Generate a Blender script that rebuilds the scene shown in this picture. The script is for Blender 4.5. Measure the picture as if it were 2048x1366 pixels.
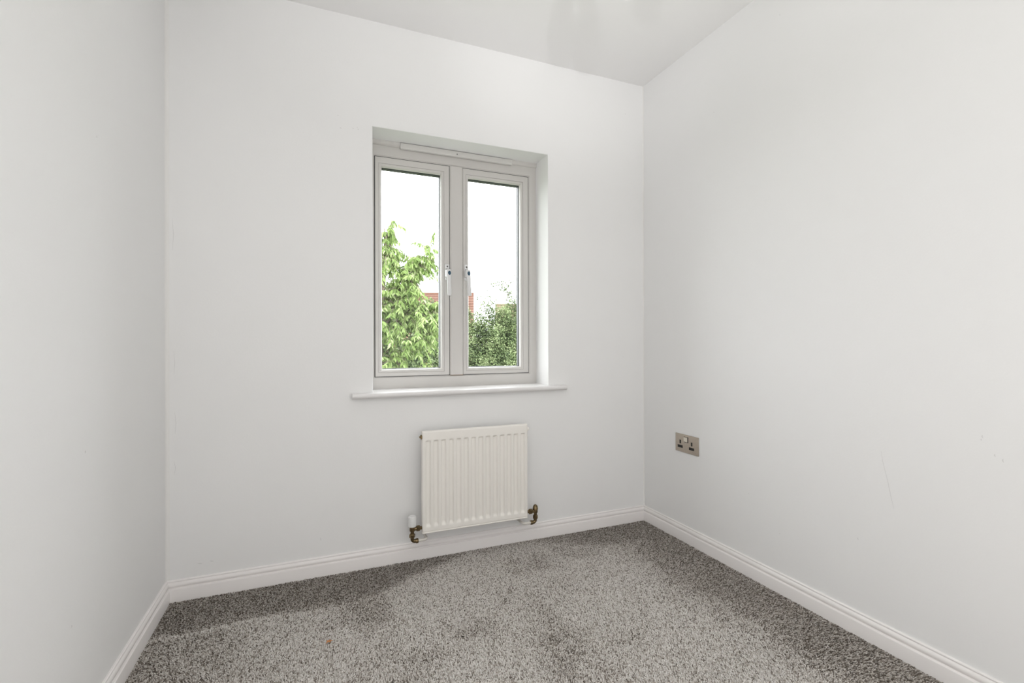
import bpy, bmesh, math, random
import numpy as np
from mathutils import Matrix, Vector

for _o in list(bpy.data.objects):
    bpy.data.objects.remove(_o, do_unlink=True)
S = bpy.context.scene
C = S.collection

# ------------------------------------------------------------------ room dimensions (metres)
XL, XR = -0.5135, 1.6298          # side walls
YW, YB = 2.1142, -0.85            # window wall, wall behind the camera
H = 2.33                          # ceiling
CAMZ = 0.9578
GROUND = -2.75                    # garden level (the room is upstairs)

# ------------------------------------------------------------------ camera
cam = bpy.data.cameras.new('camera')
cam.sensor_width = 36.0
cam.lens = 16.8244
cam.clip_start = 0.02
cam.clip_end = 500
co = bpy.data.objects.new('camera', cam)
C.objects.link(co)
co.matrix_world = (Matrix.Translation((0, 0, CAMZ)) @ Matrix.Rotation(-0.388142, 4, 'Z')
                   @ Matrix.Rotation(math.pi / 2 + 0.00125, 4, 'X') @ Matrix.Rotation(-0.0025, 4, 'Z'))
S.camera = co

# ------------------------------------------------------------------ world: white overcast sky
W = bpy.data.worlds.new('overcast_sky')
S.world = W
W.use_nodes = True
bg = W.node_tree.nodes['Background']
bg.inputs[0].default_value = (0.97, 0.985, 1.0, 1)
bg.inputs[1].default_value = 4.8

# ------------------------------------------------------------------ unseen fill lights, added to stand in for a photographer's flash
def light(name, kind, loc, target, power, size, color=(1, 1, 1), spot=None):
    l = bpy.data.lights.new(name, kind)
    l.energy = power
    l.color = color
    l.shadow_soft_size = size
    if spot:
        l.spot_size, l.spot_blend = spot
    o = bpy.data.objects.new(name, l)
    C.objects.link(o)
    o.location = loc
    d = Vector(target) - Vector(loc)
    o.rotation_euler = d.to_track_quat('-Z', 'Y').to_euler()
    return o
light('fill_ceiling_bounce', 'SPOT', (0.60, -0.05, 1.25), (0.68, 0.74, H), 28, 0.05, (1.0, 0.997, 0.995), (math.radians(84), 0.8))
light('fill_wall_bounce', 'SPOT', (0.50, 0.15, 1.20), (0.60, YB + 0.1, 0.50), 56, 0.05, (1.0, 0.997, 0.995), (math.radians(115), 0.5))
light('fill_direct', 'POINT', (0.0, -0.2, 1.80), (0, 1, 1.9), 8, 0.012, (1.0, 0.997, 0.995))
light('fill_corner_beam', 'SPOT', (0.0, -0.2, 1.80), (1.13, 1.85, H + .05), 24, 0.010, (1.0, 0.997, 0.995), (math.radians(36), 1.0))  # added beam, strengthens the lamp's shadow in the ceiling corner

S.view_settings.view_transform = 'Standard'
S.view_settings.look = 'None'
S.view_settings.gamma = 1.0
S.view_settings.use_curve_mapping = False
S.view_settings.exposure = 0.41
S.cycles.max_bounces = 7                            # white rooms are lit by many bounces
S.cycles.diffuse_bounces = 5
S.cycles.glossy_bounces = 2
S.cycles.transmission_bounces = 3
S.cycles.caustics_reflective = False
S.cycles.caustics_refractive = False

# ------------------------------------------------------------------ helpers
def tag(o, label=None, cat=None, group=None, kind=None):
    if label: o['label'] = label
    if cat: o['category'] = cat
    if group: o['group'] = group
    if kind: o['kind'] = kind
    return o

def empty(name, loc=(0, 0, 0)):
    o = bpy.data.objects.new(name, None)
    o.empty_display_size = 0.1
    C.objects.link(o)
    o.location = loc
    return o

def link_mesh(name, me, mat, parent=None):
    o = bpy.data.objects.new(name, me)
    if mat: me.materials.append(mat)
    C.objects.link(o)
    if parent is not None:
        o.parent = parent
        p = Vector(parent.location)
        if parent.parent is not None: p = p + Vector(parent.parent.location)
        o.location = -p            # meshes are written in world coordinates
    return o

def obj(name, bm, mat, parent=None, smooth=False, angle=None):
    bmesh.ops.recalc_face_normals(bm, faces=bm.faces)
    me = bpy.data.meshes.new(name)
    bm.to_mesh(me)
    bm.free()
    if smooth:
        for p in me.polygons: p.use_smooth = True
        if angle: me.set_sharp_from_angle(angle=math.radians(angle))
    return link_mesh(name, me, mat, parent)

def box(bm, x0, x1, y0, y1, z0, z1, bev=0.0, seg=2):
    vs = [bm.verts.new((x, y, z)) for x in (x0, x1) for y in (y0, y1) for z in (z0, z1)]
    idx = [(0, 1, 3, 2), (4, 6, 7, 5), (0, 4, 5, 1), (2, 3, 7, 6), (0, 2, 6, 4), (1, 5, 7, 3)]
    fs = [bm.faces.new([vs[i] for i in f]) for f in idx]
    if bev:
        es = list({e for f in fs for e in f.edges})
        bmesh.ops.bevel(bm, geom=es, offset=bev, segments=seg, affect='EDGES', profile=0.5)
    return bm

def lathe(bm, prof, M, n=24):
    """prof: list of (radius, height); M places the axis (local z)."""
    rings = []
    for r, h in prof:
        if r < 1e-6:
            rings.append([bm.verts.new(M @ Vector((0, 0, h)))])
        else:
            rings.append([bm.verts.new(M @ Vector((r * math.cos(2 * math.pi * k / n), r * math.sin(2 * math.pi * k / n), h))) for k in range(n)])
    for a, b in zip(rings, rings[1:]):
        for k in range(n):
            k2 = (k + 1) % n
            if len(a) == 1 and len(b) == 1: continue
            if len(a) == 1: bm.faces.new((a[0], b[k], b[k2]))
            elif len(b) == 1: bm.faces.new((a[k], b[0], a[k2]))
            else: bm.faces.new((a[k], b[k], b[k2], a[k2]))
    return bm

def tube(bm, pts, rad, n=10):
    pts = [Vector(p) for p in pts]
    rads = rad if isinstance(rad, (list, tuple)) else [rad] * len(pts)
    rings = []
    for i, p in enumerate(pts):
        t = (pts[min(i + 1, len(pts) - 1)] - pts[max(i - 1, 0)]).normalized()
        u = t.cross(Vector((0.13, 0.31, 0.94)))
        if u.length < 0.05: u = t.cross(Vector((1, 0, 0)))
        u.normalize()
        v = t.cross(u)
        rings.append([bm.verts.new(p + rads[i] * (math.cos(2 * math.pi * k / n) * u + math.sin(2 * math.pi * k / n) * v)) for k in range(n)])
    for a, b in zip(rings, rings[1:]):
        for k in range(n):
            bm.faces.new((a[k], a[(k + 1) % n], b[(k + 1) % n], b[k]))
    bm.faces.new(rings[0][::-1])
    bm.faces.new(rings[-1])
    return bm

def rect_loops(bm, loops, cap=False):
    """mitred frame: successive rectangles (x0, x1, z0, z1, y) joined by quads."""
    rs = []
    for x0, x1, z0, z1, y in loops:
        rs.append([bm.verts.new(p) for p in ((x0, y, z0), (x1, y, z0), (x1, y, z1), (x0, y, z1))])
    for a, b in zip(rs, rs[1:]):
        for k in range(4):
            bm.faces.new((a[k], a[(k + 1) % 4], b[(k + 1) % 4], b[k]))
    return bm

def at_axis(loc, axis):
    return Matrix.Translation(loc) @ Vector((0, 0, 1)).rotation_difference(Vector(axis)).to_matrix().to_4x4()

# ------------------------------------------------------------------ materials
def mat(name, base, rough=0.5, metallic=0.0, spec=0.5, noise=None, bump=None, coat=0.0):
    """base colour; noise=(scale, amount) varies the paint slightly; bump=(scale, strength, distance)."""
    m = bpy.data.materials.new(name)
    m.use_nodes = True
    nt = m.node_tree
    b = nt.nodes['Principled BSDF']
    b.inputs['Base Color'].default_value = (*base, 1)
    b.inputs['Roughness'].default_value = rough
    b.inputs['Metallic'].default_value = metallic
    b.inputs['Specular IOR Level'].default_value = spec
    b.inputs['Coat Weight'].default_value = coat
    tc = nt.nodes.new('ShaderNodeNewGeometry')
    if noise:
        n = nt.nodes.new('ShaderNodeTexNoise')
        n.inputs['Scale'].default_value = noise[0]
        n.inputs['Detail'].default_value = 4
        nt.links.new(tc.outputs['Position'], n.inputs['Vector'])
        r = nt.nodes.new('ShaderNodeMix')
        r.data_type = 'RGBA'
        r.inputs['A'].default_value = (*[c * (1 - noise[1]) for c in base], 1)
        r.inputs['B'].default_value = (*[min(1, c * (1 + noise[1])) for c in base], 1)
        nt.links.new(n.outputs['Fac'], r.inputs['Factor'])
        nt.links.new(r.outputs['Result'], b.inputs['Base Color'])
    if bump:
        n = nt.nodes.new('ShaderNodeTexNoise')
        n.inputs['Scale'].default_value = bump[0]
        n.inputs['Detail'].default_value = 3
        nt.links.new(tc.outputs['Position'], n.inputs['Vector'])
        bp = nt.nodes.new('ShaderNodeBump')
        bp.inputs['Strength'].default_value = bump[1]
        bp.inputs['Distance'].default_value = bump[2]
        nt.links.new(n.outputs['Fac'], bp.inputs['Height'])
        nt.links.new(bp.outputs['Normal'], b.inputs['Normal'])
    return m

M_WALL = mat('wall_paint', (0.905, 0.903, 0.899), 0.75, spec=0.25, noise=(2.0, 0.012), bump=(160, 0.12, 0.0015))
M_CEIL = mat('ceiling_paint', (0.93, 0.925, 0.92), 0.85, spec=0.15, noise=(2.0, 0.01), bump=(120, 0.10, 0.0015))
M_GLOSS = mat('gloss_white_woodwork', (0.93, 0.90, 0.885), 0.32, noise=(7, 0.015))
M_UPVC = mat('white_upvc', (0.65, 0.63, 0.605), 0.35, noise=(9, 0.02))
M_SILL = mat('sill_gloss_paint', (0.84, 0.825, 0.82), 0.28, noise=(8, 0.012))
M_VENT = mat('vent_plastic', (0.70, 0.685, 0.66), 0.4)
M_GASKET = mat('dark_gasket', (0.035, 0.037, 0.04), 0.6)
M_SPACER = mat('glazing_spacer', (0.05, 0.055, 0.06), 0.45)
M_RAD = mat('cream_white_enamel', (0.93, 0.90, 0.85), 0.33, noise=(4, 0.012))
M_BRASS = mat('aged_brass', (0.21, 0.155, 0.085), 0.30, metallic=1.0, noise=(90, 0.35))
M_CAP = mat('white_valve_plastic', (0.83, 0.83, 0.82), 0.4)
M_PIPE = mat('painted_pipe', (0.78, 0.75, 0.70), 0.5)
M_NICKEL = mat('brushed_nickel', (0.52, 0.455, 0.385), 0.42, metallic=0.75, noise=(220, 0.12))
M_ROCKER = mat('pale_nickel_rocker', (0.74, 0.69, 0.60), 0.4, metallic=0.5)
M_BLACK = mat('black_insert', (0.012, 0.01, 0.009), 0.5)
M_HANDLE = mat('white_handle', (0.80, 0.80, 0.80), 0.35)
M_BLUE = mat('blue_lock_button', (0.02, 0.075, 0.13), 0.35)
M_SCREW = mat('screw_steel', (0.12, 0.11, 0.10), 0.4, metallic=0.8)
M_SCUFF = mat('scuff_grey', (0.75, 0.745, 0.74), 0.8)
M_CAULK = mat('old_caulk', (0.88, 0.87, 0.855), 0.7, bump=(300, 0.4, 0.001))
M_BRICK = mat('red_brick', (0.40, 0.20, 0.14), 0.9, noise=(14, 0.3))
M_TILE = mat('terracotta_roof_tile', (0.135, 0.066, 0.045), 0.85, noise=(9, 0.22))
M_TILE2 = mat('mossy_roof_tile', (0.13, 0.105, 0.06), 0.9, noise=(6, 0.3))
M_RENDER = mat('pale_house_render', (0.6, 0.56, 0.5), 0.9, noise=(3, 0.08))
M_GRASS = mat('lawn', (0.10, 0.13, 0.065), 0.95, noise=(3, 0.4), bump=(40, 0.5, 0.03))
M_BARK = mat('bark', (0.16, 0.13, 0.10), 0.9, noise=(30, 0.4), bump=(60, 0.6, 0.01))
M_LAMPW = mat('white_lamp_metal', (0.8, 0.8, 0.79), 0.4)
M_DEBRIS = mat('dark_crumb', (0.02, 0.018, 0.016), 0.9)
M_DRYLEAF = mat('dry_orange_leaf', (0.52, 0.22, 0.08), 0.8, noise=(200, 0.3))

def glass_mat():
    m = bpy.data.materials.new('window_glass')
    m.use_nodes = True
    nt = m.node_tree
    nt.nodes.clear()
    out = nt.nodes.new('ShaderNodeOutputMaterial')
    mx = nt.nodes.new('ShaderNodeMixShader')
    mx.inputs[0].default_value = 0.006
    tr = nt.nodes.new('ShaderNodeBsdfTransparent')
    tr.inputs[0].default_value = (0.985, 0.99, 0.988, 1)
    gl = nt.nodes.new('ShaderNodeBsdfGlossy')
    gl.inputs['Roughness'].default_value = 0.03
    nt.links.new(tr.outputs[0], mx.inputs[1])
    nt.links.new(gl.outputs[0], mx.inputs[2])
    nt.links.new(mx.outputs[0], out.inputs[0])
    return m
M_GLASS = glass_mat()

def frosted():
    m = mat('frosted_lamp_glass', (0.9, 0.9, 0.88), 0.5)
    m.node_tree.nodes['Principled BSDF'].inputs['Transmission Weight'].default_value = 0.35
    return m
M_FROST = frosted()

def attr_mat(name, ramp, rough=0.9, transl=0.0, attr='tint', spec=0.3):
    """colour picked per leaf or tuft from the point attribute 'tint'."""
    m = bpy.data.materials.new(name)
    m.use_nodes = True
    nt = m.node_tree
    b = nt.nodes['Principled BSDF']
    b.inputs['Roughness'].default_value = rough
    b.inputs['Specular IOR Level'].default_value = spec
    a = nt.nodes.new('ShaderNodeAttribute')
    a.attribute_name = attr
    r = nt.nodes.new('ShaderNodeValToRGB')
    while len(r.color_ramp.elements) < len(ramp): r.color_ramp.elements.new(0.5)
    for e, (p, c) in zip(r.color_ramp.elements, ramp):
        e.position = p
        e.color = (*c, 1)
    nt.links.new(a.outputs['Fac'], r.inputs['Fac'])
    nt.links.new(r.outputs['Color'], b.inputs['Base Color'])
    if transl:
        out = nt.nodes['Material Output']
        t = nt.nodes.new('ShaderNodeBsdfTranslucent')
        nt.links.new(r.outputs['Color'], t.inputs['Color'])
        mx = nt.nodes.new('ShaderNodeMixShader')
        mx.inputs[0].default_value = transl
        nt.links.new(b.outputs[0], mx.inputs[1])
        nt.links.new(t.outputs[0], mx.inputs[2])
        nt.links.new(mx.outputs[0], out.inputs[0])
    return m

# ------------------------------------------------------------------ room shell
OX0, OX1, OZ0, OZ1 = 0.224, 1.0575, 0.7225, 1.881   # window opening (bottom hidden by the sill board)
WT = 0.32                                            # wall thickness

def slab(name, x0, x1, y0, y1, z0, z1, m, label, cat):
    bm = bmesh.new()
    box(bm, x0, x1, y0, y1, z0, z1)
    return tag(obj(name, bm, m), label, cat, kind='structure')

bm = bmesh.new()
rect_loops(bm, [(XL - .1, XR + .1, -.2, H + .1, YW + WT), (XL - .1, XR + .1, -.2, H + .1, YW),
                (OX0 - .004, OX1 + .004, OZ0, OZ1 + .004, YW), (OX0 - .001, OX1 + .001, OZ0, OZ1 + .001, YW + .001),
                (OX0, OX1, OZ0, OZ1, YW + .004), (OX0, OX1, OZ0, OZ1, YW + WT), (XL - .1, XR + .1, -.2, H + .1, YW + WT)])
bmesh.ops.remove_doubles(bm, verts=bm.verts, dist=1e-5)
wall_window = tag(obj('wall_window', bm, M_WALL), 'white painted wall holding the window and the radiator', 'wall', kind='structure')
wall_left = slab('wall_left', XL - .1, XL, YB, YW, -.1, H, M_WALL, 'white painted wall at the left edge of the photo', 'wall')
wall_right = slab('wall_right', XR, XR + .1, YB, YW, -.1, H, M_WALL, 'white painted wall with the metal double socket', 'wall')
slab('wall_back', XL - .1, XR + .1, YB - .1, YB, -.1, H, M_WALL, 'white painted wall behind the viewer, opposite the window', 'wall')
slab('ceiling', XL - .1, XR + .1, YB - .1, YW, H, H + .1, M_CEIL, 'flat white painted ceiling', 'ceiling')

# ------------------------------------------------------------------ carpet
rng = np.random.default_rng(7)

def value_noise(x, y, scale, seed):
    r = np.random.default_rng(seed)
    g = r.random((64, 64))
    u, v = x * scale + 20.3, y * scale + 11.7
    i, j = np.floor(u).astype(int), np.floor(v).astype(int)
    fu, fv = u - i, v - j
    fu, fv = fu * fu * (3 - 2 * fu), fv * fv * (3 - 2 * fv)
    a, b = g[i % 64, j % 64], g[(i + 1) % 64, j % 64]
    c, d = g[i % 64, (j + 1) % 64], g[(i + 1) % 64, (j + 1) % 64]
    return (a * (1 - fu) + b * fu) * (1 - fv) + (c * (1 - fu) + d * fu) * fv

def fbm(x, y, scale, seed):
    return (value_noise(x, y, scale, seed) + .5 * value_noise(x, y, scale * 2.1, seed + 1) + .25 * value_noise(x, y, scale * 4.3, seed + 2)) / 1.75

M_CARPETBASE = mat('carpet_backing', (0.42, 0.39, 0.36), 1.0, spec=0.0, noise=(400, 0.4))
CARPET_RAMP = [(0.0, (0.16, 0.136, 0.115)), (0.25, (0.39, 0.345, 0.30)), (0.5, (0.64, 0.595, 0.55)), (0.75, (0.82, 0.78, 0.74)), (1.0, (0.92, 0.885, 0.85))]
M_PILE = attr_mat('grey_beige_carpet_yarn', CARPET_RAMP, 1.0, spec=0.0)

bm = bmesh.new()
box(bm, XL - .05, XR + .05, YB - .05, YW + .05, -.12, 0.0)
floor = tag(obj('floor', bm, M_CARPETBASE), 'grey speckled cut pile carpet over the whole floor', 'floor', kind='structure')

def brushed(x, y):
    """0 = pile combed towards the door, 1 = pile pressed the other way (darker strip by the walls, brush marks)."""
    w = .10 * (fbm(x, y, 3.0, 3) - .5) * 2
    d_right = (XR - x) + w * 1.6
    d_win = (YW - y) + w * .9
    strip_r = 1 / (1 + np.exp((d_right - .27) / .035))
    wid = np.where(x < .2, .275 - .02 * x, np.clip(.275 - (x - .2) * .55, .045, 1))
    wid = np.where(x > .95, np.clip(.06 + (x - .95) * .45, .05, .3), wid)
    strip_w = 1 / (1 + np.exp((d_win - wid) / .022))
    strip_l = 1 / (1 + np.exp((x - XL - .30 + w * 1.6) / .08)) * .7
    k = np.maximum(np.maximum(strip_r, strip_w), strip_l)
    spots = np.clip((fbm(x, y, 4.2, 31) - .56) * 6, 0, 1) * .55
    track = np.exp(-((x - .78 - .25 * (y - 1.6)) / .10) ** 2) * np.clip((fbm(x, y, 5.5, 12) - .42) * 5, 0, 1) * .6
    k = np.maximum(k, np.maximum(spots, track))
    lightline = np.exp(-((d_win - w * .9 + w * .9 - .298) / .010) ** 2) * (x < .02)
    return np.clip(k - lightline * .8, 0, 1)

def pile():
    x0, x1, y0, y1, sp = XL + .012, XR - .012, .55, YW - .012, .0034
    gx, gy = np.meshgrid(np.arange(x0, x1, sp), np.arange(y0, y1, sp))
    x = gx.ravel() + rng.uniform(-.4, .4, gx.size) * sp
    y = gy.ravel() + rng.uniform(-.4, .4, gx.size) * sp
    near = .378 * x + .926 * y > 1.05                  # further back the pile is too close under the viewer to be seen
    x, y = x[near], y[near]
    n = x.size
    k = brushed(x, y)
    ang = rng.uniform(0, 2 * np.pi, n)
    rad = .0024 * rng.uniform(.8, 1.25, n)
    hgt = rng.uniform(.0058, .0085, n) * (1 - .12 * k)
    lean = .0045 - .0115 * k
    lx = rng.normal(0, .0018, n) + .0015 * (fbm(x, y, 6, 50) - .5) * 4
    ly = lean + rng.normal(0, .0018, n)
    P = np.empty((n, 6, 3), np.float32)
    for q in range(3):
        a = ang + q * 2 * np.pi / 3
        P[:, q] = np.stack([x + rad * np.cos(a), y + rad * np.sin(a), np.full(n, -.001)], 1)
        P[:, q + 3] = np.stack([x + lx + .78 * rad * np.cos(a + .5), y + ly + .78 * rad * np.sin(a + .5), hgt], 1)
    faces = np.array([[0, 1, 4], [0, 4, 3], [1, 2, 5], [1, 5, 4], [2, 0, 3], [2, 3, 5], [3, 4, 5]])
    idx = (np.arange(n)[:, None, None] * 6 + faces[None]).reshape(-1)
    t = np.clip(rng.beta(1.4, .85, n) - .36 * k, 0, 1)          # shading of the brushed pile painted into the tuft colour
    return P.reshape(-1, 3), idx, np.repeat(t, 6)

def tri_mesh(name, V, idx, tint):
    me = bpy.data.meshes.new(name)
    nf = idx.size // 3
    me.vertices.add(len(V))
    me.vertices.foreach_set('co', np.ascontiguousarray(V, np.float32).ravel())
    me.loops.add(idx.size)
    me.loops.foreach_set('vertex_index', idx.astype(np.int32))
    me.polygons.add(nf)
    me.polygons.foreach_set('loop_start', np.arange(0, idx.size, 3, dtype=np.int32))
    me.update(calc_edges=True)
    a = me.attributes.new('tint', 'FLOAT', 'POINT')
    a.data.foreach_set('value', tint.astype(np.float32))
    return me
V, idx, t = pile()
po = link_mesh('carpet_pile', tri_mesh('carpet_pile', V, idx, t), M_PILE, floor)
po['kind'] = 'stuff'

# ------------------------------------------------------------------ skirting boards (mitred moulded profile)
PROF = [(0.0, 0.0), (.0155, 0.0), (.0155, .0485), (.0148, .0510), (.0120, .0522), (.0066, .0532), (.0062, .0548), (.0088, .0572), (.0102, .0605),
        (.0102, .0640), (.0090, .0685), (.0070, .0715), (.0050, .0733), (.0047, .0750), (.0064, .0762), (.0066, .0775), (.0058, .0795), (.0036, .0810), (0.0, .0812)]
def skirting(name, a, b, nrm, m0, m1, label):
    """from a to b along a wall, nrm points into the room; m0/m1: mitre at that end (1) or square (0)."""
    a, b, nrm = Vector((*a, 0)), Vector((*b, 0)), Vector((*nrm, 0))
    d = (b - a).normalized()
    bm = bmesh.new()
    r0 = [bm.verts.new(a + nrm * t + d * t * m0 + Vector((0, 0, z))) for t, z in PROF]
    r1 = [bm.verts.new(b + nrm * t - d * t * m1 + Vector((0, 0, z))) for t, z in PROF]
    n = len(PROF)
    for k in range(n):
        bm.faces.new((r0[k], r0[(k + 1) % n], r1[(k + 1) % n], r1[k]))
    bm.faces.new(r0); bm.faces.new(r1)
    return tag(obj(name, bm, M_GLOSS, smooth=True, angle=28), label, 'skirting board', kind='structure')
skirting('baseboard_window', (XL, YW), (XR, YW), (0, -1), 1, 1, 'white moulded skirting board under the window and radiator')
skirting('baseboard_left', (XL, YB), (XL, YW), (1, 0), 1, 1, 'white moulded skirting board along the left wall')
skirting('baseboard_right', (XR, YB), (XR, YW), (-1, 0), 1, 1, 'white moulded skirting board along the wall with the socket')
skirting('baseboard_back', (XL, YB), (XR, YB), (0, 1), 1, 1, 'white moulded skirting board behind the viewer')

# filler beads in the two far corners
def corner_bead(name, x, sx, r, label):
    bm = bmesh.new()
    n = 5
    pr = [(x, YW)] + [(x + sx * (r - r * math.sin(a)), YW - (r - r * math.cos(a))) for a in [math.pi / 2 * k / (n - 1) for k in range(n)]]
    lo = [bm.verts.new((px, py, .081)) for px, py in pr]
    hi = [bm.verts.new((px, py, H)) for px, py in pr]
    for k in range(len(pr)):
        q = (k + 1) % len(pr)
        bm.faces.new((lo[k], lo[q], hi[q], hi[k]))
    bm.faces.new(lo); bm.faces.new(hi)
    return tag(obj(name, bm, M_CAULK, smooth=True, angle=40), label, 'corner trim', kind='structure')
corner_bead('trim_1', XL, 1, .011, 'cracked filler line up the corner of the left wall')
corner_bead('trim_2', XR, -1, .005, 'thin filler line up the corner beside the socket wall')

# scuffs on the walls
def scuff(parent, pts, w, nrm):
    """thin smear of grey along pts, lying on the wall."""
    bm = bmesh.new()
    nrm = Vector(nrm)
    L, R_ = [], []
    pts = [Vector(p) for p in pts]
    for i, p in enumerate(pts):
        t = (pts[min(i + 1, len(pts) - 1)] - pts[max(i - 1, 0)]).normalized()
        s = t.cross(nrm) * (w / 2 * (1 if 0 < i < len(pts) - 1 else .3))
        L.append((p + s, p + s + nrm * .0004)); R_.append((p - s, p - s + nrm * .0004))
    vl = [[bm.verts.new(q) for q in pr] for pr in L]
    vr = [[bm.verts.new(q) for q in pr] for pr in R_]
    for i in range(len(pts) - 1):
        bm.faces.new((vl[i][1], vl[i + 1][1], vr[i + 1][1], vr[i][1]))
        bm.faces.new((vl[i][0], vl[i + 1][0], vl[i + 1][1], vl[i][1]))
        bm.faces.new((vr[i][0], vr[i][1], vr[i + 1][1], vr[i + 1][0]))
    return obj('scuff_mark', bm, M_SCUFF, parent)
xr = XR
scuff(wall_right, [(xr, .9468, .618), (xr, .942, .585), (xr, .9288, .5296), (xr, .918, .475), (xr, .9111, .4459)], .0011, (-1, 0, 0))
for (y, z, l) in [(.7009, .709, .008), (.703, .699, .005), (.6758, .664, .007), (.660, .655, .009), (1.0163, .319, .007), (1.2925, 2.1995, .006), (1.6188, 1.975, .006), (1.30, .23, .005), (1.44, .34, .004)]:
    scuff(wall_right, [(xr, y, z), (xr, y + .001, z - l / 2), (xr, y - .001, z - l)], .0026, (-1, 0, 0))
for (y, z, l) in [(1.6559, 1.854, .007), (1.5164, 1.483, .006), (1.45, .70, .006), (1.38, .32, .006)]:
    scuff(wall_left, [(XL, y, z), (XL, y + .001, z - l / 2), (XL, y - .001, z - l)], .003, (1, 0, 0))
for (x, z, dx, dz) in [(.0929, 1.8534, .006, -.003), (.1625, 1.8588, .006, -.002), (.1425, 1.860, .005, -.002), (.0144, .158, .002, -.012), (1.5134, 2.1655, .002, -.006),
                       (.0832, 1.9038, .004, -.002), (-.3746, .131, .012, -.003), (-.415, .1286, .016, -.004), (1.495, .88, .004, -.003), (.16, 1.866, .003, -.002)]:
    scuff(wall_window, [(x, YW, z), (x + dx / 2, YW, z + dz / 2), (x + dx, YW, z + dz)], .0028, (0, -1, 0))
# hairline cracks beside the left corner
for x, z0, z1 in [(-.485, .62, .70), (-.488, .84, .93), (-.492, 1.30, 1.42), (-.487, .47, .52)]:
    scuff(wall_window, [(x, YW, z0), (x + .003, YW, (z0 + z1) / 2), (x - .001, YW, z1)], .0012, (0, -1, 0))

# ------------------------------------------------------------------ window
FY = YW + .140                                        # room-side face of the frame
win = empty('window_1', (0.64, FY, OZ0 + .02))
tag(win, 'white plastic double casement window looking out on trees', 'window', kind='structure')
SZ0, SZ1 = .801, 1.809                                # sash heights
bm = bmesh.new()
o_, i_ = (OX0 - .02, OX1 + .0, OZ0 + .0, OZ1 + .0), (.2455, 1.0170, .7985, 1.8115)
def R(r, g, y): return (r[0] + g, r[1] - g, r[2] + g, r[3] - g, y)
rect_loops(bm, [R(o_, 0, FY + .07), R(o_, 0, FY), R(i_, -.007, FY), R(i_, -.0045, FY + .0012), R(i_, -.0025, FY + .0040), R(i_, 0, FY + .0055), R(i_, 0, FY + .013),
                R(i_, .012, FY + .013), R(i_, .012, FY + .07), R(o_, 0, FY + .07)])
bmesh.ops.remove_doubles(bm, verts=bm.verts, dist=1e-6)
obj('window_frame', bm, M_UPVC, win)
# mullion
MX0, MX1 = .5990, .6645
bm = bmesh.new()
pr = [(MX0, FY + .07), (MX0, FY + .003), (MX0 + .006, FY - .003), (MX1 - .006, FY - .003), (MX1, FY + .003), (MX1, FY + .07)]
lo = [bm.verts.new((x, y, .8005)) for x, y in pr]
hi = [bm.verts.new((x, y, 1.8095)) for x, y in pr]
for k in range(len(pr)):
    q = (k + 1) % len(pr)
    bm.faces.new((lo[k], lo[q], hi[q], hi[k]))
bm.faces.new(lo); bm.faces.new(hi)
obj('mullion', bm, M_UPVC, win)
bm = bmesh.new()
box(bm, MX0 + .001, MX1 - .001, FY - .002, FY + .006, .7985, .8005)
tag(obj('mullion_joint', bm, mat('stained_joint', (.22, .13, .05), .8), win), 'brown stained joint at foot of mullion')

def sash(x0, x1, g0, g1):
    s = (x0, x1, SZ0, SZ1)
    g = (g0, g1, .834, 1.7645)
    f = FY + .001
    bm = bmesh.new()
    rect_loops(bm, [R(s, .0, FY + .066), R(s, 0, f + .002), R(s, .002, f), R(g, -.0160, f), R(g, -.0152, f + .0022), R(g, -.0144, f + .0003), R(g, -.0100, f + .0003), R(g, -.004, f + .0035), R(g, 0, f + .012), R(g, 0, f + .017),
                    R(g, -.012, f + .017), R(g, -.012, FY + .066), R(s, 0, FY + .066)])
    bmesh.ops.remove_doubles(bm, verts=bm.verts, dist=1e-6)
    so = obj('sash', bm, M_UPVC, win)
    for nm, ya in (('pane', f + .0175), ('pane', f + .0475)):
        bm = bmesh.new()
        box(bm, g0 - .009, g1 + .009, ya, ya + .004, g[2] - .009, g[3] + .009)
        obj(nm, bm, M_GLASS, so)
    bm = bmesh.new()
    rect_loops(bm, [R(g, -.009, f + .0216), R(g, .0020, f + .0216), R(g, .0020, f + .0474), R(g, -.009, f + .0474), R(g, -.009, f + .0216)])
    obj('spacer_bar', bm, M_SPACER, so)
    bm = bmesh.new()                                   # weather seal in the gap around the sash
    rect_loops(bm, [R(s, -.0028, FY + .005), R(s, -.0002, FY + .005), R(s, -.0002, FY + .05), R(s, -.0028, FY + .05), R(s, -.0028, FY + .005)])
    obj('weather_seal', bm, M_GASKET, so)
    return so
sash(.2490, .5965, .2795, .5550)
sash(.6650, 1.0140, .6950, .9690)

# cover strip and trickle vent along the head
bm = bmesh.new()
pr = [(FY, 1.881), (FY - .012, 1.881), (FY - .0115, 1.872), (FY - .008, 1.865), (FY - .003, 1.8615), (FY, 1.8605)]
a = [bm.verts.new((OX0 + .0005, y, z)) for y, z in pr]
b = [bm.verts.new((OX1 - .0005, y, z)) for y, z in pr]
for k in range(len(pr)):
    q = (k + 1) % len(pr)
    bm.faces.new((a[k], a[q], b[q], b[k]))
bm.faces.new(a); bm.faces.new(b)
obj('cover_strip', bm, M_UPVC, win, smooth=True, angle=50)
bm = bmesh.new()
box(bm, .360, .918, FY - .021, FY, 1.8525, 1.8795, .004, 3)
tag(obj('trickle_vent', bm, M_VENT, win, smooth=True, angle=40), 'long white trickle vent')
bm = bmesh.new()
box(bm, .628, .6315, FY - .0218, FY - .0205, 1.8605, 1.8665)
obj('vent_mark', bm, M_SCREW, win)

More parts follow.
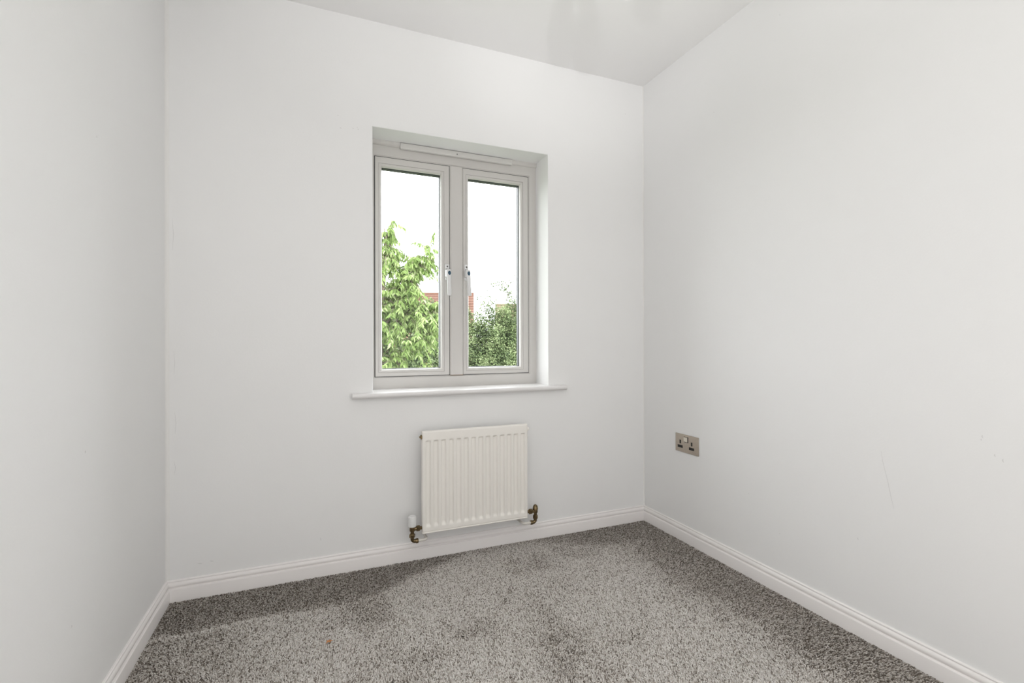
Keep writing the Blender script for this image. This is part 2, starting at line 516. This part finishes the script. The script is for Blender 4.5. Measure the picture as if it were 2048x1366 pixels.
# sill board with rounded nose
bm = bmesh.new()
zt, zb, yn = .7445, .7215, YW - .034
pr = [(FY + .004, zt), (yn + .010, zt)]
pr += [(yn + .0115 - .0115 * math.sin(a_), (zt + zb) / 2 + .0115 * math.cos(a_)) for a_ in [math.pi * k / 10 for k in range(1, 10)]]
pr += [(yn + .010, zb), (YW, zb)]
def ring(x, inner): return [bm.verts.new((x, (y if not (inner and y > YW) else y), z)) for y, z in pr]
nose = [p for p in pr if p[0] < YW] 
L0, L1 = .137, 1.1475
rings = []
for x in (L0, L0 + .0015, L1 - .0015, L1):
    k_ = .0015 if x in (L0, L1) else 0
    rings.append([bm.verts.new((x, y + (k_ if y < YW - .02 else 0), z + (k_ if z < .73 else -k_))) for y, z in [(YW, zt)] + nose + [(YW, zb)]])
for ra, rb in zip(rings, rings[1:]):
    n = len(ra)
    for k in range(n):
        q = (k + 1) % n
        bm.faces.new((ra[k], ra[q], rb[q], rb[k]))
bm.faces.new(rings[0]); bm.faces.new(rings[-1])
box(bm, OX0 + .0003, OX1 - .0003, YW - .0005, FY + .002, zb + .001, zt)
obj('window_sill', bm, M_SILL, win, smooth=True, angle=35)

# handles
def handle(x, ztop, dx):
    h = empty('handle')
    h.parent = win
    h.location = Vector((x, FY, ztop - .05)) - Vector(win.location)
    def part(name, bm, m, **k):
        o = obj(name, bm, m, None, **k)
        o.parent = h
        o.location = -Vector((x, FY, ztop - .05))
        return o
    bm = bmesh.new()
    box(bm, x - .0105, x + .0105, FY - .009, FY + .001, ztop - .078, ztop, .003, 3)
    part('base_plate', bm, M_HANDLE, smooth=True, angle=40)
    bm = bmesh.new()
    lathe(bm, [(0, .0012), (.0036, .0010), (.0040, 0), (.0040, -.002)], at_axis((x, FY - .0092, ztop - .012), (0, -1, 0)), 16)
    part('screw', bm, M_SCREW, smooth=True, angle=40)
    bm = bmesh.new()
    box(bm, x - .0085, x + .0085, FY - .0096, FY - .0088, ztop - .0265, ztop - .0235)
    part('slot', bm, M_SCREW)
    bm = bmesh.new()
    box(bm, x - .0125, x + .0125, FY - .040, FY - .004, ztop - .066, ztop - .028, .006, 3)
    part('hub', bm, M_HANDLE, smooth=True, angle=40)
    bm = bmesh.new()                                   # lever hangs from the hub, offset into the room
    ring_z = [(ztop - .050, .0105, .030, .042), (ztop - .075, .0095, .033, .045), (ztop - .11, .0088, .034, .045), (ztop - .146, .0092, .033, .045), (ztop - .154, .0075, .035, .043)]
    rr = []
    for k, (z, w, ya, yb) in enumerate(ring_z):
        xx = x + dx * (ztop - .05 - z) / .1
        c_ = .003
        rr.append([bm.verts.new((xx + px, FY - py, z)) for px, py in ((-w, ya + c_), (-w + c_, ya), (w - c_, ya), (w, ya + c_), (w, yb - c_), (w - c_, yb), (-w + c_, yb), (-w, yb - c_))])
    for ra, rb in zip(rr, rr[1:]):
        for k in range(8): bm.faces.new((ra[k], ra[(k + 1) % 8], rb[(k + 1) % 8], rb[k]))
    bm.faces.new(rr[0]); bm.faces.new(rr[-1])
    part('lever', bm, M_HANDLE, smooth=True, angle=50)
    bm = bmesh.new()
    M = at_axis((x + .002, FY - .040, ztop - .0475), (0, -1, 0)) 
    lathe(bm, [(0, .0035), (.0075, .003), (.0088, .0015), (.0088, -.002)], M @ Matrix.Diagonal((.8, 1.25, 1, 1)), 20)
    tag(part('button', bm, M_BLUE, smooth=True, angle=50), 'blue oval lock button')
handle(.5835, 1.334, .002)
handle(.6795, 1.336, .006)

# ------------------------------------------------------------------ radiator
RX0, RX1, RZ0, RZ1 = .4155, .9065, .1415, .5780
RY = YW - .088                                         # front face
rad = empty('radiator', ((RX0 + RX1) / 2, YW - .05, RZ0))
tag(rad, 'small cream white panel radiator on the wall below the window', 'radiator')
def smooth01(t):
    t = np.clip(t, 0, 1)
    return t * t * (3 - 2 * t)
def rad_panel(front):
    ng = 14
    w = RX1 - RX0
    m0 = .0085
    pitch = (w - 2 * m0) / ng
    xs = [0, .0012, .003, .0055]
    for g in range(ng):
        c = m0 + pitch * (g + .5)
        for q in (-.0132, -.0118, -.0100, -.0082, -.0064, -.003, 0, .003, .0064, .0082, .0100, .0118, .0132): xs.append(c + q)
    xs += [w - .0055, w - .003, w - .0012, w]
    xs = np.array(xs)
    h = RZ1 - RZ0
    zs = np.array([0, .0012, .003, .0050, .0062, .0075, .010, .020, .026, .029, .032, .035, .038, .041, .045, .10, .2, .3, h - .055, h - .048, h - .046, h - .044, h - .042, h - .040, h - .038, h - .034, h - .02, h - .008, h - .004, h - .0015, h])
    Xg, Zg = np.meshgrid(xs, zs)
    cx = ((Xg - m0) / pitch)
    u = np.abs(cx - np.floor(cx) - .5) * pitch
    across = 1 - smooth01((u - .0062) / .0058)
    inside = (Xg > m0) & (Xg < w - m0)
    along = smooth01((Zg - .026) / .016) * (1 - smooth01((Zg - (h - .047)) / .008))
    dep = np.where(inside, across * along * .0078, 0)
    edge = np.minimum(np.minimum(Xg, w - Xg), h - Zg)
    rnd = np.where(edge < .0055, (1 - np.sqrt(np.clip(1 - ((.0055 - edge) / .0055) ** 2, 0, 1))) * .0055, 0)
    eb = np.where(Zg < .0045, (1 - np.sqrt(np.clip(1 - ((.003 - np.minimum(Zg, .003)) / .003) ** 2, 0, 1))) * .003, 0)
    seam = np.exp(-((Zg - .0075) / .0013) ** 2) * .0035
    Yg = RY + dep + np.maximum(rnd, eb) + seam
    nz, nx = Xg.shape
    verts = np.stack([Xg + RX0, Yg, Zg + RZ0], -1).reshape(-1, 3)
    bm = bmesh.new()
    vs = [bm.verts.new(v) for v in verts]
    for j in range(nz - 1):
        for i in range(nx - 1):
            bm.faces.new((vs[j * nx + i], vs[j * nx + i + 1], vs[(j + 1) * nx + i + 1], vs[(j + 1) * nx + i]))
    # returned edges and back sheet
    bd = [vs[i] for i in range(nx)] + [vs[j * nx + nx - 1] for j in range(1, nz)] + [vs[(nz - 1) * nx + i] for i in range(nx - 2, -1, -1)] + [vs[j * nx] for j in range(nz - 2, 0, -1)]
    bk = [bm.verts.new((v.co.x, RY + .022, v.co.z)) for v in bd]
    n = len(bd)
    for k in range(n):
        bm.faces.new((bd[k], bk[k], bk[(k + 1) % n], bd[(k + 1) % n]))
    bm.faces.new(bk)
    return bm
obj('panel', rad_panel(True), M_RAD, rad, smooth=True, angle=50)
bm = bmesh.new()                                       # convector fins welded behind the panel
for k in range(13):
    x = RX0 + .03 + k * .0335
    box(bm, x, x + .012, RY + .021, RY + .05, RZ0 + .05, RZ1 - .05)
obj('convector_fins', bm, M_RAD, rad)
for x in (RX0 + .09, RX1 - .12):
    bm = bmesh.new()
    box(bm, x, x + .03, RY + .021, YW, RZ0 + .06, RZ1 - .06, .002, 1)
    obj('bracket', bm, M_RAD, rad)
bm = bmesh.new()                                       # air bleed plug at the top left
lathe(bm, [(0, .010), (.0042, .010), (.0046, .006), (.0100, .005), (.0105, .001), (.0105, -.008)], at_axis((RX0, RY + .012, RZ1 - .025), (-1, 0, 0)), 6)
tag(obj('bleed_valve', bm, M_BRASS, rad), 'dark brass bleed valve')
bm = bmesh.new()
lathe(bm, [(0, .010), (.0075, .009), (.0085, .002), (.0105, .001), (.0105, -.008)], at_axis((RX1, RY + .012, RZ1 - .025), (1, 0, 0)), 12)
obj('blanking_plug', bm, M_RAD, rad)

VY = RY + .014
def valve(x, sx, capped, label):
    """sx: direction from the valve towards the radiator."""
    v = empty('valve')
    v.parent = rad
    v.location = Vector((x, VY, .115)) - Vector(rad.location)
    tag(v, label)
    zc = .1655                                         # union height
    bm = bmesh.new()
    lathe(bm, [(0, -.030), (.0078, -.030), (.0078, -.010), (.0105, -.008), (.0115, 0), (.0105, .010), (.0098, .014), (.0098, .024), (0, .024)], at_axis((x, VY, zc), (0, 0, 1)), 20)
    tube(bm, [(x, VY, zc), (x + sx * .024, VY, zc)], .0078, 16)
    obj('body', bm, M_BRASS, v, smooth=True, angle=40)
    bm = bmesh.new()                                   # union nut into the radiator
    lathe(bm, [(0, .0), (.0110, .0), (.0128, .002), (.0128, .013), (.0110, .015), (.0075, .0155), (.0075, .034), (0, .034)], at_axis((x + sx * .0175, VY, zc), (sx, 0, 0)), 6)
    obj('union_nut', bm, M_BRASS, v)
    bm = bmesh.new()                                   # compression nut below
    lathe(bm, [(0, 0), (.0105, 0), (.0125, -.002), (.0125, -.014), (.0105, -.016), (0, -.016)], at_axis((x, VY, zc - .020), (0, 0, 1)), 6)
    obj('compression_nut', bm, M_BRASS, v)
    bm = bmesh.new()                                   # elbow turning under the radiator
    pts = [(x, VY, zc - .030)] + [(x + sx * (.012 - .012 * math.cos(t)), VY, zc - .040 - .012 * math.sin(t)) for t in [math.pi / 2 * k / 6 for k in range(7)]] + [(x + sx * .024, VY, zc - .052)]
    tube(bm, pts, .0080, 14)
    lathe(bm, [(0, 0), (.0098, 0), (.0102, .002), (.0102, .009), (.0092, .011), (0, .011)], at_axis((x + sx * .0145, VY, zc - .052), (sx, 0, 0)), 14)
    obj('elbow', bm, M_BRASS, v, smooth=True, angle=45)
    bm = bmesh.new()                                   # painted pipe turning back into the wall
    x1 = x + sx * .0255
    pts = [(x1 - sx * .004, VY, zc - .052), (x1 + sx * .022, VY, zc - .052)] + [(x1 + sx * (.022 + .016 * math.sin(t)), VY + .016 - .016 * math.cos(t), zc - .052) for t in [math.pi / 2 * k / 5 for k in range(1, 6)]] + [(x1 + sx * .038, YW + .002, zc - .052)]
    tube(bm, pts, .0062, 12)
    obj('pipe', bm, M_PIPE, v, smooth=True, angle=50)
    bm = bmesh.new()
    if capped:
        lathe(bm, [(0, .0455), (.0135, .0455), (.0160, .0435), (.0168, .040), (.0168, .008), (.0160, .003), (.0130, 0), (0, 0)], at_axis((x, VY, zc + .010), (0, 0, 1)), 28)
        tag(obj('cap', bm, M_CAP, v, smooth=True, angle=35), 'white plastic valve cap')
    else:
        lathe(bm, [(0, .0270), (.003, .0265), (.0075, .0235), (.0110, .0170), (.0122, .0100), (.0128, .0075), (.0128, .0045), (.0100, .0040), (.0080, 0), (0, 0)], at_axis((x, VY, zc + .0035), (0, 0, 1)), 24)
        obj('dome_nut', bm, M_BRASS, v, smooth=True, angle=40)
valve(RX0 - .0405, 1, True, 'brass valve with a white plastic cap')
valve(RX1 + .0440, -1, False, 'brass valve with a bare domed nut')

# ------------------------------------------------------------------ double socket on the right wall
PY0, PY1, PZ0, PZ1 = 1.8652, 1.7145, .4283, .5142      # far edge, near edge, bottom, top
sk = empty('wall_socket', (XR, (PY0 + PY1) / 2, PZ0))
tag(sk, 'brushed metal double power socket with black pin holes on the right wall', 'socket')
bm = bmesh.new()
box(bm, XR - .0050, XR + .001, PY1, PY0, PZ0, PZ1, .0018, 2)
obj('face_plate', bm, M_NICKEL, sk, smooth=True, angle=40)
def pos(u, v): return PY0 + (PY1 - PY0) * u, PZ1 - (PZ1 - PZ0) * v
def insert(name, u, v, w, h, m, proud, bev, par=sk):
    y, z = pos(u, v)
    bm = bmesh.new()
    box(bm, XR - .0050 - proud, XR - .003, y - w / 2, y + w / 2, z - h / 2, z + h / 2, bev, 2)
    return obj(name, bm, m, par)
for u in (.225, .725):
    insert('earth_slot', u, .44, .0100, .0175, M_BLACK, .0004, .0003)
    insert('pin_slot', u - .005, .70, .0340, .0125, M_BLACK, .0004, .0003)
insert('switch_surround', .485, .265, .0290, .0265, M_BLACK, .0004, .0003)
sw = insert('rocker_switch', .475, .26, .0225, .0215, M_ROCKER, .0040, .0012)
for u in (.055, .945):
    y, z = pos(u, .50)
    bm = bmesh.new()
    lathe(bm, [(0, .0008), (.0024, .0006), (.0030, 0), (.0030, -.001)], at_axis((XR - .005, y, z), (-1, 0, 0)), 14)
    obj('screw', bm, M_NICKEL, sk)

# ------------------------------------------------------------------ ceiling lamp (above the frame; its shades shadow the ceiling)
LX, LY = .735, 1.06
lamp = empty('ceiling_lamp', (LX, LY, H))
tag(lamp, 'white ceiling lamp with frosted tulip shades, casting faint shadows near the corner', 'ceiling lamp')
bm = bmesh.new()
lathe(bm, [(0, 0), (.05, 0), (.055, -.006), (.05, -.018), (.02, -.026), (.012, -.05), (0, -.055)], at_axis((LX, LY, H), (0, 0, 1)), 32)
obj('canopy', bm, M_LAMPW, lamp, smooth=True, angle=40)
for (sx, sy) in [(.690, 1.225), (.785, 1.235), (.810, .955), (.62, .95)]:
    bm = bmesh.new()
    tube(bm, [(LX, LY, H - .04), (LX + (sx - LX) * .5, LY + (sy - LY) * .5, H - .075), (LX + (sx - LX) * .9, LY + (sy - LY) * .9, H - .09), (sx, sy, H - .118)], .004, 8)
    obj('arm', bm, M_LAMPW, lamp, smooth=True, angle=50)
    bm = bmesh.new()
    lathe(bm, [(.006, -.114), (.013, -.119), (.026, -.131), (.038, -.150), (.041, -.168), (.038, -.186), (.031, -.200), (.0295, -.200), (.036, -.186), (.039, -.168), (.036, -.151), (.024, -.133), (.011, -.121), (.006, -.118)], at_axis((sx, sy, H), (0, 0, 1)), 28)
    obj('shade', bm, M_FROST, lamp, smooth=True, angle=50)

# ------------------------------------------------------------------ bits dropped on the carpet
bm = bmesh.new()
lf = [bm.verts.new((.0354 + r * math.cos(a_), 1.6242 + r * math.sin(a_), .0115 + z)) for r, a_, z in
      [(.012, 0, .001), (.004, .5, .002), (.011, 1.2, 0), (.004, 1.8, .002), (.012, 2.5, .001), (.005, 3.1, .003), (.013, 3.8, 0), (.004, 4.4, .002), (.012, 5.1, .002), (.005, 5.7, .001)]]
ct = bm.verts.new((.0354, 1.6242, .0135))
for k in range(10): bm.faces.new((lf[k], lf[(k + 1) % 10], ct))
r_ = bmesh.ops.extrude_face_region(bm, geom=list(bm.faces))
for v in r_['geom']:
    if isinstance(v, bmesh.types.BMVert): v.co.z -= .0008
tag(obj('dry_leaf', bm, M_DRYLEAF), 'small orange dry leaf scrap lying on the grey carpet', 'leaf')
def crumb(x, y, s, label):
    bm = bmesh.new()
    bmesh.ops.create_icosphere(bm, subdivisions=1, radius=s)
    for v in bm.verts: v.co = Vector((v.co.x * 1.3, v.co.y * .8, v.co.z * .6)) * (1 + .25 * math.sin(v.co.x * 900 + v.co.y * 700)) + Vector((x, y, .0095 + s * .4))
    tag(obj('crumb', bm, M_DEBRIS), label, 'crumb', 'dark crumbs on the carpet')
crumb(.4335, 1.4871, .0032, 'larger dark crumb on the carpet, the one nearer the viewer')
crumb(.4825, 1.6295, .0024, 'smaller dark crumb on the carpet, the one nearer the radiator')

# ------------------------------------------------------------------ outside: ground, houses, trees
bm = bmesh.new()
box(bm, -60, 90, YW + WT + .02, 150, GROUND - .3, GROUND)
tag(obj('garden_ground', bm, M_GRASS), 'green grass ground outside behind the shrubs', 'ground', kind='structure')

def house(x0, x1, yf, yr, ze, zr, mt, ncourse, label, wallm, left, turn):
    h = empty('house', (x1 if left else x0, yr, GROUND))
    tag(h, label, 'house')
    yb = 2 * yr - yf
    bm = bmesh.new()
    pts = [(yf + .4, GROUND), (yb - .4, GROUND), (yb - .4, ze + .2), (yr, zr - .15), (yf + .4, ze + .2)]
    a = [bm.verts.new((x0 + .15, y, z)) for y, z in pts]
    b = [bm.verts.new((x1 - .15, y, z)) for y, z in pts]
    for k in range(5): bm.faces.new((a[k], a[(k + 1) % 5], b[(k + 1) % 5], b[k]))
    bm.faces.new(a); bm.faces.new(b)
    obj('wall', bm, wallm, h)
    bm = bmesh.new()                                   # roof boarding under the tiles
    pts = [(yf, ze), (yr, zr), (yb, ze), (yb, ze - .1), (yr, zr - .1), (yf, ze - .1)]
    a = [bm.verts.new((x0, y, z - .06)) for y, z in pts]
    b = [bm.verts.new((x1, y, z - .06)) for y, z in pts]
    for k in range(6): bm.faces.new((a[k], a[(k + 1) % 6], b[(k + 1) % 6], b[k]))
    bm.faces.new(a); bm.faces.new(b)
    rf = obj('roof', bm, mt, h)
    slope = Vector((0, yr - yf, zr - ze))
    L = slope.length
    d = slope.normalized()
    nrm = Vector((0, -d.z, d.y))
    g = L / ncourse
    bm = bmesh.new()                                   # one course of tiles, thick lower edge, shared by all courses
    nt_ = int((x1 - x0) / .3)
    for k in range(nt_):
        xa, xb = x0 + (x1 - x0) * k / nt_ + .006, x0 + (x1 - x0) * (k + 1) / nt_ - .006
        q = []
        for t, o in ((0, .045), (g * 1.12, .005), (g * 1.12, -.02), (0, .0)):
            p = d * t + nrm * o
            q.append((p.y, p.z))
        va = [bm.verts.new((xa, y, z)) for y, z in q]
        vb = [bm.verts.new((xb, y, z)) for y, z in q]
        for i in range(4): bm.faces.new((va[i], va[(i + 1) % 4], vb[(i + 1) % 4], vb[i]))
        bm.faces.new(va); bm.faces.new(vb)
    bmesh.ops.recalc_face_normals(bm, faces=bm.faces)
    me = bpy.data.meshes.new('tile_course')
    bm.to_mesh(me); bm.free()
    me.materials.append(mt)
    for c in range(ncourse):
        o = bpy.data.objects.new('tile_course', me)
        C.objects.link(o)
        o.parent = rf
        p = Vector((0, yf, ze)) + d * g * c
        o.location = p
    bm = bmesh.new()
    tube(bm, [(x0, yr, zr - .02), (x1, yr, zr - .02)], .11, 10)
    obj('ridge_tiles', bm, mt, rf)
    for k in range(3):
        x = x0 + (x1 - x0) * (k + .6) / 3.4
        bm = bmesh.new()
        box(bm, x, x + 1.2, yf + .36, yf + .42, -.2, .9, .02, 1)
        w_ = obj('window', bm, M_UPVC, h)
        bm = bmesh.new()
        box(bm, x + .1, x + 1.1, yf + .35, yf + .38, -.1, .8)
        obj('pane', bm, M_SPACER, w_)
    h.rotation_euler.z = turn                          # stands square to the road, not to this room
    return h
house(1.0, 11.36, 32.6, 35.6, 2.25, 4.72, M_TILE, 18, 'house with a red tiled roof behind the trees', M_BRICK, True, -.31)
house(16.6, 25.0, 42.0, 45.0, 2.6, 4.70, M_TILE2, 14, 'house with a brown mossy roof behind the right hand shrub', M_RENDER, False, -.34)

def leaf_cloud(P, D, N, L, Wd, tint, curl=.25):
    """one folded leaf per row: P base, D direction, N face normal, L length, Wd width."""
    D = D / np.linalg.norm(D, axis=1, keepdims=True)
    Sd = np.cross(D, N)
    Sd /= np.linalg.norm(Sd, axis=1, keepdims=True) + 1e-9
    N = np.cross(Sd, D)
    L, Wd = L[:, None], Wd[:, None]
    b = P
    m1 = P + D * L * .38 - N * Wd * .10
    l1 = P + D * L * .36 + Sd * Wd * .5 + N * Wd * .14
    r1 = P + D * L * .36 - Sd * Wd * .5 + N * Wd * .14
    l2 = P + D * L * .70 + Sd * Wd * .36 - N * L * curl * .25
    r2 = P + D * L * .70 - Sd * Wd * .36 - N * L * curl * .25
    tp = P + D * L * .98 - N * L * curl
    V = np.stack([b, m1, l1, r1, l2, r2, tp], 1)
    F = np.array([[0, 1, 2], [0, 3, 1], [2, 1, 4], [1, 3, 5], [1, 5, 4], [4, 5, 6]])
    n = len(P)
    idx = (np.arange(n)[:, None, None] * 7 + F[None]).reshape(-1)
    return V.reshape(-1, 3), idx, np.repeat(tint, 7)

M_CHERRY = attr_mat('cherry_leaf', [(0, (.06, .10, .03)), (.35, (.17, .25, .07)), (.65, (.29, .38, .14)), (1, (.46, .52, .29))], .55, .4, spec=.22)
M_SHRUB = attr_mat('dark_shrub_leaf', [(0, (.04, .065, .03)), (.4, (.13, .185, .075)), (.7, (.23, .30, .14)), (1, (.40, .45, .28))], .55, .3, spec=.25)
M_HAW = attr_mat('hawthorn_leaf', [(0, (.04, .06, .03)), (.4, (.13, .18, .075)), (.7, (.23, .285, .13)), (1, (.39, .44, .26))], .55, .3, spec=.25)

def cherry_tree():
    r = np.random.default_rng(21)
    base = Vector((.95, 8.75, GROUND))
    t = empty('cherry_tree', base)
    tag(t, 'leafy tree with long drooping light green leaves outside the left pane', 'tree')
    bm = bmesh.new()
    trunk = [base, base + Vector((.05, -.02, 1.2)), base + Vector((.1, -.05, 2.6)), base + Vector((.08, -.1, 3.8)), base + Vector((.16, -.15, 5.0)), base + Vector((.15, -.2, 5.7))]
    tube(bm, trunk, [.09, .08, .065, .05, .028, .008], 10)
    obj('trunk', bm, M_BARK, t, smooth=True)
    ell = [((1.12, 8.6, 2.02), (.64, .6, .55), 210), ((1.35, 8.55, 1.18), (.85, .7, .52), 260), ((1.10, 8.5, 2.72), (.27, .3, .30), 34),
           ((1.70, 8.5, 2.38), (.36, .32, .30), 75), ((1.45, 8.5, 2.2), (.3, .3, .4), 60), ((1.85, 8.5, 1.47), (.45, .4, .33), 170), ((1.55, 8.5, 1.78), (.28, .3, .28), 70), ((.25, 8.7, 1.8), (.8, .8, 1.1), 150), ((1.3, 8.6, .35), (1.0, .7, .5), 110)]
    # main limbs
    limbs = [[trunk[2], (1.35, 8.6, .55), (1.75, 8.5, 1.0)], [trunk[3], (1.25, 8.6, 1.5), (1.6, 8.5, 2.1), (1.9, 8.5, 2.62)], [trunk[3], (1.35, 8.6, 1.35), (1.85, 8.5, 1.45)],
             [trunk[3], (.5, 8.7, 1.6), (.1, 8.7, 2.2)], [trunk[2], (.55, 8.7, .6), (.05, 8.6, 1.1)], [trunk[4], (1.12, 8.5, 2.7), (1.2, 8.5, 3.0)], [trunk[2], (1.4, 8.6, .2), (1.95, 8.5, .35)]]
    nodes = []
    for lm in limbs:
        pts = [Vector(p) for p in lm]
        fine = []
        for a_, b_ in zip(pts, pts[1:]):
            for q in range(6): fine.append(a_.lerp(b_, q / 6) + Vector(r.normal(0, .012, 3)))
        fine.append(pts[-1])
        bm = bmesh.new()
        tube(bm, fine, [max(.004, .026 * (1 - k / len(fine))) for k in range(len(fine))], 7)
        obj('branch', bm, M_BARK, t, smooth=True)
        nodes += fine[3:]
    nodes_np = np.array([list(n) for n in nodes])
    bm = bmesh.new()
    P, D_, N_, L_, W_, T_ = [], [], [], [], [], []
    targets = []
    for c, rd, n in ell:
        for _ in range(n):
            d = r.normal(size=3); d /= np.linalg.norm(d)
            targets.append(np.array(c) + d * np.array(rd) * r.random() ** .4)
    targets += [np.array(q) for q in [(1.97, 8.5, 2.98), (1.24, 8.5, 3.12), (1.42, 8.5, 3.02), (1.62, 8.5, 2.78), (1.80, 8.45, 2.72), (2.06, 8.5, 2.62), (2.02, 8.5, 2.15)]]
    for tg in targets:
        dd = np.linalg.norm(nodes_np - tg, axis=1)
        st = nodes_np[dd.argmin()]
        ln = dd.min()
        if ln > .55:
            st = tg + (st - tg) * .55 / ln
        mid = (st + tg) / 2 + np.array([0, 0, .06])
        end = tg + (tg - mid) * .15 - np.array([0, 0, .05])
        tube(bm, [st, mid, tg, end], [.0045, .0035, .0025, .0012], 4)
        nl = 17
        hue = r.normal(0, .10)
        for q in range(nl):
            u = .25 + .75 * q / (nl - 1)
            p = (1 - u) ** 2 * st + 2 * u * (1 - u) * mid * 1.0 + u * u * end
            ax = end - st
            sd = np.cross(ax, [0, 0, 1.0]); sd /= np.linalg.norm(sd) + 1e-6
            s = 1 if q % 2 else -1
            d = sd * s * .55 + ax / (np.linalg.norm(ax) + 1e-6) * .35 + np.array([0, 0, -.75]) + r.normal(0, .22, 3)
            nn = np.array([0, -.35, .6]) + r.normal(0, .4, 3)
            P.append(p); D_.append(d); N_.append(nn)
            L_.append(r.uniform(.07, .12)); W_.append(r.uniform(.024, .038))
            T_.append(np.clip(.52 + hue + r.normal(0, .2), 0, 1))
    tw = obj('twigs', bm, M_BARK, t)
    tw['kind'] = 'stuff'
    V, idx, tn = leaf_cloud(np.array(P), np.array(D_), np.array(N_), np.array(L_), np.array(W_), np.array(T_), .3)
    f = link_mesh('foliage', tri_mesh('foliage', V, idx, tn), M_CHERRY, t)
    f['kind'] = 'stuff'
cherry_tree()

def shrub(name, base, ells, shoots, leaf, m, seed, label, cat):
    r = np.random.default_rng(seed)
    base = Vector(base)
    t = empty(name, base)
    tag(t, label, cat)
    P, Nn, T = [], [], []
    for c, rd, n in ells:
        u = np.where(r.random(n) < .88, r.uniform(-.05, 1, n), r.uniform(-.9, 0, n))
        ph = np.where(r.random(n) < .85, r.uniform(math.pi, 2 * math.pi, n), r.uniform(0, math.pi, n))
        d = np.stack([np.sqrt(1 - u * u) * np.cos(ph), np.sqrt(1 - u * u) * np.sin(ph), u], 1)
        rad_ = r.random(n) ** .28
        lump = 1 + .13 * np.sin(d[:, 0] * 7 + seed) * np.sin(d[:, 2] * 8 + d[:, 1] * 5) + .07 * np.sin(d[:, 0] * 17) * np.sin(d[:, 2] * 19 + 1)
        p = np.array(c) + d * np.array(rd) * (rad_ * lump)[:, None]
        keep = p[:, 2] > GROUND + .05
        P.append(p[keep]); Nn.append(d[keep] + r.normal(0, .6, (keep.sum(), 3)) + [0, 0, .35])
        patch = .5 + .22 * np.sin(p[:, 0] * 6.1 + p[:, 2] * 4.3) * np.sin(p[:, 2] * 7.7 - p[:, 0] * 3.1 + p[:, 1] * 2)
        T.append(np.clip(patch[keep] + r.normal(0, .17, keep.sum()), 0, 1))
        # stems inside
    for k, (c, rd, n) in enumerate(ells):
        for j in range(5):
            bm = bmesh.new()
            e = Vector(c) + Vector((r.uniform(-.7, .7) * rd[0], r.uniform(-.5, .5) * rd[1], r.uniform(.2, .75) * rd[2]))
            s = base + Vector((r.uniform(-.2, .2) + (c[0] - base.x) * .8, r.uniform(-.15, .15), 0))
            m_ = s.lerp(e, .5) + Vector((r.uniform(-.2, .2), r.uniform(-.1, .1), .2))
            tube(bm, [s, m_, e], [.03, .02, .008], 6)
            obj('stem', bm, M_BARK, t, smooth=True)
    for pts in shoots:
        pts = [np.array(p) for p in pts]
        bm = bmesh.new()
        tube(bm, [Vector(p) for p in pts], [.006] * (len(pts) - 1) + [.002], 5)
        obj('shoot', bm, M_BARK, t, smooth=True)
        for a_, b_ in zip(pts, pts[1:]):
            nl = int(np.linalg.norm(b_ - a_) / .008)
            for q in range(nl):
                P.append((a_ + (b_ - a_) * q / nl + r.normal(0, .045, 3))[None])
                Nn.append(r.normal(size=(1, 3)) + [[0, 0, .5]])
                T.append(np.array([np.clip(.35 + r.normal(0, .2), 0, 1)]))
    P, Nn, T = np.concatenate(P), np.concatenate(Nn), np.concatenate(T)
    D_ = np.cross(Nn, r.normal(size=P.shape)) + [0, 0, -.15]
    L_ = r.uniform(.75, 1.3, len(P)) * leaf
    V, idx, tn = leaf_cloud(P, D_, Nn, L_, L_ * r.uniform(.5, .7, len(P)), T, .12)
    f = link_mesh('foliage', tri_mesh('foliage', V, idx, tn), m, t)
    f['kind'] = 'stuff'
shrub('laurel_shrub', (1.6, 10.4, GROUND), [((1.75, 10.4, -.45), (1.5, .8, 2.35), 40000), ((.2, 10.6, -.5), (1.4, .8, 2.1), 14000)], [], .060, M_SHRUB, 5,
      'dense darker green shrub low behind the drooping tree, left pane', 'shrub')
shrub('hawthorn_shrub', (4.3, 12.2, GROUND), [((3.7, 12.4, -.40), (1.0, .8, 2.25), 34000), ((5.2, 12.2, -.25), (1.15, .85, 2.35), 38000), ((4.45, 12.1, -.3), (.8, .7, 2.1), 26000), ((6.8, 12.4, -.5), (1.1, .9, 2.2), 12000)],
      [[(4.75, 12, 1.8), (4.80, 12, 2.15), (4.78, 12, 2.45), (4.98, 12, 2.70)], [(4.79, 12, 2.3), (4.62, 12, 2.55), (4.48, 12, 2.66)], [(4.25, 12, 1.6), (4.28, 12, 2.0), (4.18, 12, 2.25)], [(4.3, 12, 1.9), (4.42, 12, 2.1)],
       [(4.2, 12, 1.7), (4.08, 12, 2.0), (3.95, 12, 2.18)], [(5.05, 12, 1.9), (5.12, 12, 2.25)], [(4.7, 12, 2.35), (4.45, 12, 2.5), (4.28, 12, 2.52)]],
      .054, M_HAW, 9, 'fine leaved green shrub with thin upright shoots outside the right pane', 'shrub')
